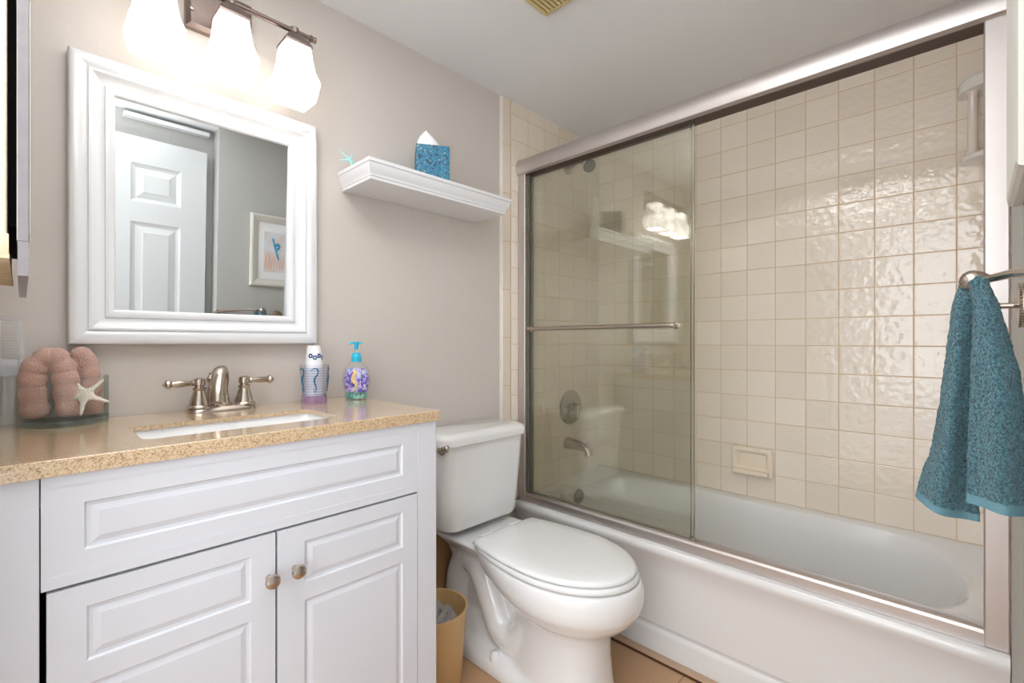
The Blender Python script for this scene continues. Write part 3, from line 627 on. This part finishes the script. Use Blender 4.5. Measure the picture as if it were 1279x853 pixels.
# cup dispenser with paper cups
cx, cy = 0.5965, 1.385
hd_ = thing('cup_holder', 'lavender clear acrylic tumbler with teal seahorse motif holding paper cups', 'tumbler', (cx, cy, CT))
MB().lathe([(0.033, 0.012), (0.0335, 0.02), (0.040, 0.100), (0.0415, 0.112), (0.0395, 0.112), (0.038, 0.100), (0.0315, 0.021), (0.031, 0.0165)], hd_.location, 'Z', 40).build('tumbler_body', M['lav'], hd_, smooth=30)
MB().lathe([(0, 0.0002), (0.034, 0.0002), (0.0355, 0.006), (0.0345, 0.016), (0.0338, 0.022), (0.0312, 0.022), (0.0312, 0.0165), (0, 0.016)], hd_.location, 'Z', 40).build('tumbler_base', M['lavbase'], hd_, smooth=30)
def on_cup(a, h):
    r_ = 0.0342+(0.0405-0.0342)*(h-0.02)/0.09
    return (cx+r_*math.cos(a), cy+r_*math.sin(a), CT+h)
def seahorse(a0, s=1.0):
    pts = []
    for (du, dv) in ((-0.35, 0.095), (-0.15, 0.101), (0.05, 0.100), (0.14, 0.092), (0.06, 0.082), (-0.10, 0.073), (-0.12, 0.062), (-0.02, 0.050), (0.02, 0.040), (-0.06, 0.033), (-0.16, 0.037), (-0.15, 0.045)):
        pts.append(on_cup(a0+du*1.0, dv))
    rr_ = [0.0012, 0.0022, 0.0028, 0.0024, 0.003, 0.0035, 0.003, 0.0022, 0.0016, 0.0013, 0.0011, 0.0008]
    P_ = spline(pts, 4); rs = [rr_[min(i//4, 11)] for i in range(len(P_))]
    return MB().tube(P_, [r_*0.75 for r_ in rs], 8)
for a0 in (-1.85, -0.35, -2.9):
    seahorse(a0).build('seahorse_motif', M['teal'], hd_, smooth=True)
def cup_mesh():
    mb = MB(); mb.lathe([(0.0255, 0.0), (0.0268, 0.0), (0.0268, 0.0022), (0.0257, 0.0026), (0.0190, 0.0690), (0.0183, 0.0695), (0.0178, 0.066), (0, 0.066)], (0, 0, 0), 'Z', 32)
    return mb
first = None
for k in range(11):
    z = CT+0.022+k*0.0075
    if first is None:
        c0 = cup_mesh().build('paper_cup', M['cup'], smooth=30); first = c0
        ln = MB().lathe([(0.0262, 0.0030), (0.0266, 0.0030), (0.0264, 0.0044), (0.0260, 0.0044)], (0, 0, 0), 'Z', 32)
        ln = ln.build('printed_line', M['cuprim'], c0, keep=True, smooth=True); line0 = ln
        o = c0
    else:
        o = first.copy(); C.objects.link(o); l2 = line0.copy(); C.objects.link(l2); l2.parent = o
    o.location = (cx, cy, z)
    o['category'] = 'paper cup'; o['group'] = 'stacked paper cups'
    o['label'] = 'upturned white paper cup nested in the stack inside the acrylic tumbler' if k < 10 else 'topmost upturned paper cup with blue flower print in the tumbler'
topcup = o
for i, (a, dz, m_) in enumerate([(-2.45, 0.040, 'navy'), (-1.9, 0.035, 'navy'), (-1.35, 0.040, 'navy'), (-0.8, 0.035, 'navy')]):
    mb = MB()
    for q in range(6):
        an = q*PI/3; rr0 = 0.0222+0.0008
        dv = 0.0046*math.sin(an); du = 0.0046*math.cos(an)/rr0
        r_ = 0.0257-(0.0067)*((dz+dv)/0.069)+0.0002
        p = (r_*math.cos(a+du), r_*math.sin(a+du), dz+dv)
        mb.loft([[(p[0]+s*math.cos(t2)*math.sin(-a)*0.0028+math.cos(a)*off, p[1]+s*math.cos(t2)*math.cos(a)*0.0028+math.sin(a)*off, p[2]+s*math.sin(t2)*0.0028) for t2 in [2*PI*j/8 for j in range(8)]] for s, off in ((1, 0), (0.6, 0.0006))])
    mb.build('flower_print', M[m_] if i % 2 == 0 else M['teal'], topcup, keep=True)
# soap pump
sp_ = thing('soap_dispenser', 'clear hand soap bottle with reef print and aqua pump on the counter', 'soap bottle', (0.722, 1.372, CT), rz=-0.72)
def ell(a, b_, z, n=36): return [(a*math.cos(2*PI*j/n), b_*math.sin(2*PI*j/n), z) for j in range(n)]
bp_ = [(0.030, 0.020, 0.0003), (0.036, 0.023, 0.003), (0.036, 0.0235, 0.012), (0.034, 0.022, 0.020), (0.036, 0.0235, 0.028), (0.0415, 0.027, 0.045), (0.043, 0.028, 0.062), (0.041, 0.027, 0.080), (0.034, 0.023, 0.098), (0.022, 0.017, 0.110), (0.013, 0.013, 0.116), (0.0125, 0.0125, 0.120)]
MB().loft([ell(a, b_, z) for a, b_, z in bp_]).build('bottle', M['clear'], sp_, smooth=40, keep=True)
MB().loft([ell(a*0.90, b_*0.88, z) for a, b_, z in ((0.0355, 0.0235, 0.024), (0.041, 0.027, 0.045), (0.0425, 0.028, 0.062), (0.039, 0.026, 0.080), (0.028, 0.020, 0.096))]).build('printed_label', M['reef'], sp_, smooth=40, keep=True)
MB().loft([ell(a*0.90, b_*0.88, z) for a, b_, z in ((0.035, 0.022, 0.003), (0.036, 0.0235, 0.012), (0.034, 0.022, 0.022))]).build('label_floor', M['reefgreen'], sp_, smooth=40, keep=True)
P_ = spline([(-0.006, -0.0205, 0.090), (0.003, -0.0225, 0.086), (-0.002, -0.0245, 0.072), (-0.004, -0.025, 0.060), (0.004, -0.0245, 0.050), (0.004, -0.0235, 0.036), (-0.004, -0.0215, 0.028)], 5)
MB().tube(P_, [0.003+0.0045*math.sin(PI*min(i/len(P_)*1.3, 1)) for i in range(len(P_))], 10, 0.8).build('seahorse_print', M['seahorse'], sp_, smooth=True, keep=True)
MB().lathe([(0.0150, 0.116), (0.0155, 0.118), (0.0150, 0.134), (0.0120, 0.137), (0.0115, 0.144), (0, 0.144)], (0, 0, 0), 'Z', 28).build('pump_collar', M['aqua_plastic'], sp_, smooth=30, keep=True)
MB().lathe([(0.0045, 0.143), (0.0045, 0.156), (0, 0.156)], (0, 0, 0), 'Z', 16).build('pump_stem', M['frost'], sp_, smooth=30, keep=True)
MB().lathe([(0.0045, 0.154), (0.0065, 0.158), (0.0065, 0.170), (0.009, 0.174), (0.009, 0.177), (0, 0.178)], (0, 0, 0), 'Z', 20).tube(spline([(0.018, 0, 0.1735), (0.0, 0, 0.1745), (-0.016, 0, 0.174), (-0.021, 0, 0.171)], 4), [0.0032]*13, 10).build('pump_head', M['aqua_plastic'], sp_, smooth=40, keep=True)

# ================================================================== TOILET
TX = 1.205
T = thing('toilet', 'white two-piece toilet with closed elongated lid between vanity and tub', 'toilet', (TX, 1.08, 0))
# tank
mb = MB()
mb.loft([rr(1.195-a, 1.195+a, y0, 1.452, r, z, 8) for a, y0, r, z in ((0.150, 1.305, 0.05, 0.425), (0.172, 1.292, 0.05, 0.430), (0.180, 1.287, 0.05, 0.445), (0.190, 1.281, 0.048, 0.56), (0.202, 1.275, 0.045, 0.735))])
tank = mb.build('tank', M['porcelain'], T, smooth=40)
mb = MB()
mb.loft([rr(1.195-a, 1.195+a, y0, 1.458, r, z, 8) for a, y0, r, z in ((0.203, 1.273, 0.045, 0.731), (0.212, 1.264, 0.05, 0.735), (0.213, 1.263, 0.05, 0.752), (0.211, 1.265, 0.05, 0.762), (0.203, 1.273, 0.045, 0.771), (0.18, 1.295, 0.04, 0.7745))])
mb.build('tank_lid', M['porcelain'], T, smooth=50)
hl = MB().lathe([(0.014, 0.0), (0.014, -0.006), (0.008, -0.010), (0.008, -0.018), (0, -0.018)], (1.030, 1.279, 0.735), 'Y', 18)
hl = MB(); disc_along(hl, (1.000, 1.300, 0.724), (-1, -0.25, 0), [(0.016, 0), (0.016, 0.006), (0.010, 0.010), (0.009, 0.018), (0, 0.019)], 18)
hl.tube(spline([(0.988, 1.296, 0.726), (0.980, 1.285, 0.731), (0.980, 1.262, 0.736), (0.986, 1.250, 0.738)], 4), [0.0075]*6+[0.009]*4+[0.0125]*2+[0.011], 14)
hl.build('flush_handle', M['nickel'], T, smooth=45)
# outline: half width along the length
def outline(z, yb, yf, hw, hb, n=40, ex=2.0, shift=0.0):
    yc = yb-(yb-yf)*0.50; pts = []
    for j in range(n):        # right side back -> front tip -> left side back
        pass
    m = n//2
    right = []
    for k in range(7):        # back straight part with rounded corner
        t_ = k/6; right.append((hb*t_ if k < 6 else hb, yb if k < 6 else yb-0.006))
    for k in range(1, 9):
        t_ = k/8; y = yb-0.006-(yb-0.006-yc)*t_
        right.append((hb+(hw-hb)*math.sin(PI/2*t_), y))
    for k in range(1, 17):
        a = PI/2*k/16; right.append((hw*math.cos(a)**(2/ex), yc-(yc-yf)*math.sin(a)**(2/ex)))
    left = [(-x, y) for x, y in right[-2:0:-1]]
    return [(TX+x, y, z) for x, y in right+left]
mb = MB()
mb.loft([outline(z, 1.215-i, 0.700+i, 0.183-i, 0.150-i) for z, i in ((0.4125, 0.004), (0.4165, 0.0), (0.4225, 0.0005), (0.427, 0.004), (0.4295, 0.012), (0.4315, 0.05), (0.4325, 0.11))])
mb.build('lid', M['seat'], T, smooth=50)
mb = MB()
mb.loft([outline(z, 1.205-i, 0.692+i, 0.187-i, 0.148-i) for z, i in ((0.3945, 0.003), (0.398, 0.0), (0.4060, 0.0), (0.4110, 0.003))])
mb.build('seat', M['seat'], T, smooth=50)
MB().tube([(TX-0.10, 1.222, 0.414), (TX-0.05, 1.222, 0.414)], 0.012, 12).build('seat_hinge', M['seat'], T, smooth=True)
MB().tube([(TX+0.05, 1.222, 0.414), (TX+0.10, 1.222, 0.414)], 0.012, 12).build('seat_hinge', M['seat'], T, smooth=True)
# bowl, pedestal front and rear deck: one china body
mb = MB()
bowl = []
for z, yb, yf, hw, hb in ((0.391, 1.200, 0.690, 0.187, 0.140), (0.385, 1.200, 0.684, 0.191, 0.142), (0.365, 1.200, 0.678, 0.194, 0.140), (0.335, 1.190, 0.678, 0.193, 0.132), (0.310, 1.175, 0.684, 0.187, 0.122), (0.285, 1.150, 0.700, 0.172, 0.110), (0.262, 1.120, 0.722, 0.150, 0.098),
                          (0.245, 1.10, 0.758, 0.128, 0.088), (0.232, 1.10, 0.775, 0.116, 0.082), (0.20, 1.10, 0.785, 0.112, 0.080), (0.14, 1.10, 0.785, 0.113, 0.082), (0.07, 1.10, 0.778, 0.118, 0.088), (0.02, 1.10, 0.772, 0.122, 0.095), (0.0, 1.10, 0.770, 0.124, 0.098)):
    bowl.append(outline(z, yb, yf, hw, hb, ex=2.0 if z > 0.24 else 2.3))
mb.loft(bowl)
deck = [rr(TX-a, TX+a, y0, 1.445, r, z, 8) for a, y0, r, z in ((0.045, 1.16, 0.03, 0.20), (0.060, 1.10, 0.04, 0.27), (0.095, 1.06, 0.05, 0.335), (0.135, 1.06, 0.05, 0.375), (0.150, 1.08, 0.04, 0.392), (0.150, 1.10, 0.04, 0.400), (0.146, 1.10, 0.04, 0.4040))]
mb.loft(deck)
# trapway on the flank
for s in (-1,):
    pass
tr = spline([(TX-0.035, 0.98, 0.245), (TX-0.045, 1.03, 0.17), (TX-0.048, 1.09, 0.105), (TX-0.048, 1.16, 0.12), (TX-0.048, 1.21, 0.20), (TX-0.045, 1.27, 0.285), (TX-0.042, 1.335, 0.305), (TX-0.042, 1.385, 0.24), (TX-0.042, 1.40, 0.14), (TX-0.042, 1.40, 0.01)], 8)
mb.tube(tr, 0.058, 24)
tr = [Vector((2*TX-p.x, p.y, p.z)) for p in tr]; mb.tube(tr, 0.058, 24)
foot = [rr(TX-a, TX+a, 0.90, 1.44, 0.07, z, 8) for a, z in ((0.138, 0.0), (0.138, 0.022), (0.130, 0.040), (0.09, 0.060), (0.06, 0.12))]
mb.loft(foot)
# web between the trap legs
mb.box(TX-0.055, TX+0.055, 1.0, 1.40, 0.05, 0.30)
o = mb.build('bowl', M['porcelain'], T)
rm = o.modifiers.new('fuse', 'REMESH'); rm.mode = 'VOXEL'; rm.voxel_size = 0.006; rm.use_smooth_shade = True
sm = o.modifiers.new('smooth', 'SMOOTH'); sm.factor = 0.6; sm.iterations = 7
for s in (-1, 1):
    MB().lathe([(0.017, 0.020), (0.0175, 0.052), (0.0145, 0.066), (0.008, 0.072), (0, 0.0735)], (TX+s*0.112, 1.140, -0.004), 'Z', 20).build('bolt_cap', M['porcelain'], T, smooth=True)

# ================================================================== WASTE BIN
bx, by = 0.921, 1.2466
B = thing('waste_bin', 'tan plastic waste bin with clear liner between vanity and toilet', 'waste bin', (bx, by, 0))
MB().lathe([(0, 0.0005), (0.088, 0.0005), (0.090, 0.004), (0.107, 0.240), (0.110, 0.241), (0.110, 0.246), (0.1045, 0.246), (0.1035, 0.240), (0.087, 0.008), (0, 0.008)], B.location, 'Z', 56).build('bin_body', M['bin'], B, smooth=35)
mb = MB(); rings = []
for k, (r_, z) in enumerate(((0.05, 0.10), (0.080, 0.13), (0.086, 0.17), (0.075, 0.205), (0.062, 0.222), (0.05, 0.208), (0.02, 0.19))):
    rings.append([(bx+(r_+0.007*noise.noise(Vector((math.cos(a)*3, math.sin(a)*3, k*0.6))))*math.cos(a), by+(r_+0.007*noise.noise(Vector((math.cos(a)*3, math.sin(a)*3, k*0.6+4))))*math.sin(a), z+0.026*noise.noise(Vector((math.cos(a)*4, math.sin(a)*4, k*0.8)))) for a in [2*PI*j/48 for j in range(48)]])
mb.loft(rings, False, True); bagm = mb.build('bin_liner', M['bag'], B, smooth=25)

# ================================================================== MEDICINE CABINET (left wall)
K = thing('medicine_cabinet', 'old cream metal medicine cabinet with chrome-edged mirror door at the left edge', 'cabinet', (XW, 1.05, 1.2))
MB().box(XW+0.001, -0.0125, 0.85, 1.27, CAMH+0.108, CAMH+0.90).build('cabinet_body', M['cabcream'], K, bevel=0.002)
MB().box(XW+0.001, -0.0105, 0.849, 1.271, CAMH+0.102, CAMH+0.108).box(XW+0.001, -0.0110, 0.8485, 0.8500, CAMH+0.108, CAMH+0.132).build('bottom_lip', M['cabrust'], K, label='worn discoloured bottom edge')
dd = MB().box(-0.0045, 0.0070, 0.850, 1.275, CAMH+0.125, CAMH+0.905).build('mirror_door', M['chromestrip'], K, bevel=0.001)
MB().box(0.0070, 0.0076, 0.862, 1.263, CAMH+0.137, CAMH+0.893).build('mirror_pane', M['mirror'], dd)
MB().box(-0.0035, 0.0060, 0.851, 1.274, CAMH+0.082, CAMH+0.125).build('lower_rail', M['chromestrip'], dd)
MB().box(-0.0120, -0.0046, 0.90, 1.25, CAMH+0.15, CAMH+0.88).build('gap_backing', M['black'], K)
MB().box(-0.0122, -0.0046, 0.856, 0.885, CAMH+0.50, CAMH+0.522).build('hinge', M['chrome'], K)

# ================================================================== CEILING VENT
K = thing('ceiling_vent', 'yellowed louvred exhaust fan grille on the ceiling', 'vent', (1.05, 0.865, ZC))
mb = MB(); z1 = ZC-0.0005
mb.loft([rr(0.922+i, 1.182-i, 0.735+i, 0.995-i, 0.006, z1-h, 3) for i, h in ((0, 0), (0, 0.004), (0.006, 0.016), (0.014, 0.018), (0.016, 0.010))]); mb.build('frame', M['vent'], K, smooth=20)
mb = MB()
for k in range(16):
    y = 0.756+k*0.0145; mb.box(0.940, 1.164, y, y+0.008, z1-0.018, z1-0.008)
mb.build('slats', M['vent'], K)

# ================================================================== PICTURE on the near wall (seen in the mirror, edge-on at right)
K = thing('framed_print', 'cream-framed sea print hanging on the near wall, seen in the mirror', 'picture', (1.04, YS, CAMH+0.43))
px0, px1, pz0, pz1 = 0.905, 1.172, CAMH+0.228, CAMH+0.640
mb = MB(); frame_rings(mb, px0, px1, pz0, pz1, [(0, 0.001), (0, 0.012), (0.004, 0.018), (0.012, 0.020), (0.030, 0.014), (0.040, 0.010), (0.043, 0.006)])
mb.v = [(x, YS+y, z) for x, y, z in mb.v]; mb.build('frame', M['frame_cream'], K)
def flat(x0, x1, z0, z1, y): return MB().box(x0, x1, YS+y-0.001, YS+y, z0, z1)
flat(px0+0.042, px1-0.042, pz0+0.042, pz1-0.042, 0.005).build('mat_board', M['mat_board'], K)
flat(px0+0.075, px1-0.075, pz0+0.085, pz1-0.095, 0.006).build('print', M['print'], K)
qx, qz = (px0+px1)/2, (pz0+pz1)/2
def ink(pts, r, m, nm):
    MB().tube(spline([(qx+a, YS+0.0068, qz+c) for a, c in pts], 5), [r]*(5*(len(pts)-1)+1), 8).build(nm, M[m], K, smooth=True)
ink([(-0.012, 0.075), (-0.005, 0.045), (0.002, 0.02), (0.014, -0.02), (0.022, -0.045)], 0.0045, 'water', 'blue_figure')
ink([(-0.002, 0.03), (0.018, 0.045), (0.024, 0.03), (0.012, 0.012)], 0.006, 'water', 'blue_figure')
for k in range(7):
    x = -0.048+k*0.016; ink([(x, -0.10), (x-0.004, -0.075), (x+0.005, -0.05), (x-0.002, -0.03+0.012*math.sin(k*2.1))], 0.0014, 'orange', 'coral_branch')

# ================================================================== TOWEL HOOK AND TOWEL
K = thing('towel_arm', 'brushed nickel curved towel hook with oval knob on the near wall', 'towel hook', (1.05, YS, CAMH+0.06))
mb = MB(); mb.lathe([(0.034, YS+0.0005), (0.034, YS+0.008), (0.031, YS+0.011), (0.012, YS+0.013), (0.0045, YS+0.016), (0.0045, YS+0.048), (0, YS+0.049)], (1.055, 0, CAMH+0.055), 'Y', 40)
mb.build('wall_rose', M['nickel'], K, smooth=30)
mb = MB()
for k in range(40):
    a = 2*PI*k/40; mb.lathe([(0.0012, YS+0.008), (0.0020, YS+0.0115), (0, YS+0.012)], (1.055+0.0325*math.cos(a), 0, CAMH+0.055+0.0325*math.sin(a)), 'Y', 6)
mb.build('beaded_edge', M['nickel'], K)
kz = CAMH+0.088
arm = spline([(0.74, YS+0.004, CAMH+0.066), (0.79, YS+0.006, CAMH+0.076), (0.85, YS+0.014, CAMH+0.084), (0.90, YS+0.026, CAMH+0.088), (0.935, YS+0.040, CAMH+0.088), (0.958, YS+0.056, kz)], 7)
MB().tube(arm, [0.0075-0.0025*i/(len(arm)-1) for i in range(len(arm))], 16).build('curved_arm', M['nickel'], K, smooth=True)
MB().lathe([(0.016, YS+0.0005), (0.016, YS+0.006), (0.01, YS+0.010), (0, YS+0.010)], (0.745, 0, CAMH+0.066), 'Y', 24).build('arm_rose', M['nickel'], K, smooth=True)
dk = (0.35, 0.9, -0.10)
kn = MB(); disc_along(kn, (0.955, YS+0.046, kz+0.001), (0.2, 1, -0.08), [(0.0055, -0.003), (0.009, 0.001), (0.0125, 0.006), (0.0150, 0.013), (0.0150, 0.018), (0.0125, 0.024), (0.0080, 0.028), (0.003, 0.030), (0, 0.0303)], 24)
kn.build('knob', M['nickel'], K, smooth=True)
MB().tube([(1.0, YS+0.044, CAMH+0.055), (0.965, YS+0.044, CAMH+0.060), (0.957, YS+0.060, kz-0.004)], 0.004, 10).tube([(1.055, YS+0.045, CAMH+0.055), (1.0, YS+0.044, CAMH+0.055)], 0.004, 10).build('link_arm', M['nickel'], K, smooth=True)

TW = thing('hand_towel', 'teal terry hand towel hanging gathered from the curved hook at right', 'towel', (0.955, 0.0, CAMH-0.26))
def lobe(spec, xc, folds, phase, seed, hem0, amp=0.006):
    """spec rows: t, ymin, ymax, thickness ; z from ztop to zbot(y)"""
    N, R = 64, 90; rows = []
    def sp(t_, idx):
        for i in range(len(spec)-1):
            a, b_ = spec[i], spec[i+1]
            if t_ <= b_[0]:
                q = (t_-a[0])/(b_[0]-a[0]); q = q*q*(3-2*q) if i == 0 else q
                return a[idx]+(b_[idx]-a[idx])*q
        return spec[-1][idx]
    for i in range(R+1):
        t_ = i/R; y0, y1, th = sp(t_, 1), sp(t_, 2), sp(t_, 3); ring = []
        for j in range(N):
            a = 2*PI*j/N; c_ = math.cos(a); s_ = math.sin(a)
            yy = (y0+y1)/2+(y1-y0)/2*(abs(c_)**0.85)*(1 if c_ > 0 else -1)
            wv = amp*t_*math.sin(folds*(yy-y0)/(y1-y0)*PI+phase)*2
            xx = xc+th*(abs(s_)**0.8)*(1 if s_ > 0 else -1)+wv
            u_ = (yy-y0)/(y1-y0)
            zt, zb = spec_z[0], spec_z[1](u_)
            z = zt+(zb-zt)*t_ + (0.008*(1-abs(c_)) if t_ < 0.001 else 0)
            p = Vector((xx, yy, z))
            if t_ < hem0: 
                d_ = noise.noise_vector(p*210+Vector((seed, 0, 0)))*0.0016+noise.noise_vector(p*60)*0.0012; p += d_
            ring.append(tuple(p))
        rows.append(ring)
    k = int(R*hem0)
    return rows, k
spec_z = (CAMH+0.084, lambda u_: CAMH-0.262+0.020*u_**2)
rowsA, kA = lobe([(0, -0.004, 0.016, 0.008), (0.12, -0.004, 0.024, 0.014), (0.5, 0.000, 0.036, 0.017), (0.75, -0.002, 0.046, 0.017), (0.9, -0.005, 0.060, 0.017), (1, -0.007, 0.066, 0.016)], 0.968, 2.2, 0.4, 1, 0.967)
MB().loft(rowsA[:kA+1], True, False).build('back_fold', M['tealterry'], TW, smooth=60)
MB().loft(rowsA[kA:], False, True).build('back_hem', M['tealhem'], TW, smooth=60)
spec_z = (CAMH+0.084, lambda u_: CAMH-0.232+0.006*u_)
rowsB, kB = lobe([(0, -0.016, 0.006, 0.008), (0.12, -0.026, 0.0015, 0.015), (0.4, -0.045, 0.003, 0.019), (0.7, -0.053, 0.006, 0.020), (1, -0.056, 0.008, 0.020)], 0.930, 2.6, 1.2, 9, 0.96, 0.004)
MB().loft(rowsB[:kB+1], True, False).build('front_fold', M['tealterry'], TW, smooth=60)
MB().loft(rowsB[kB:], False, True).build('front_hem', M['tealhem'], TW, smooth=60)
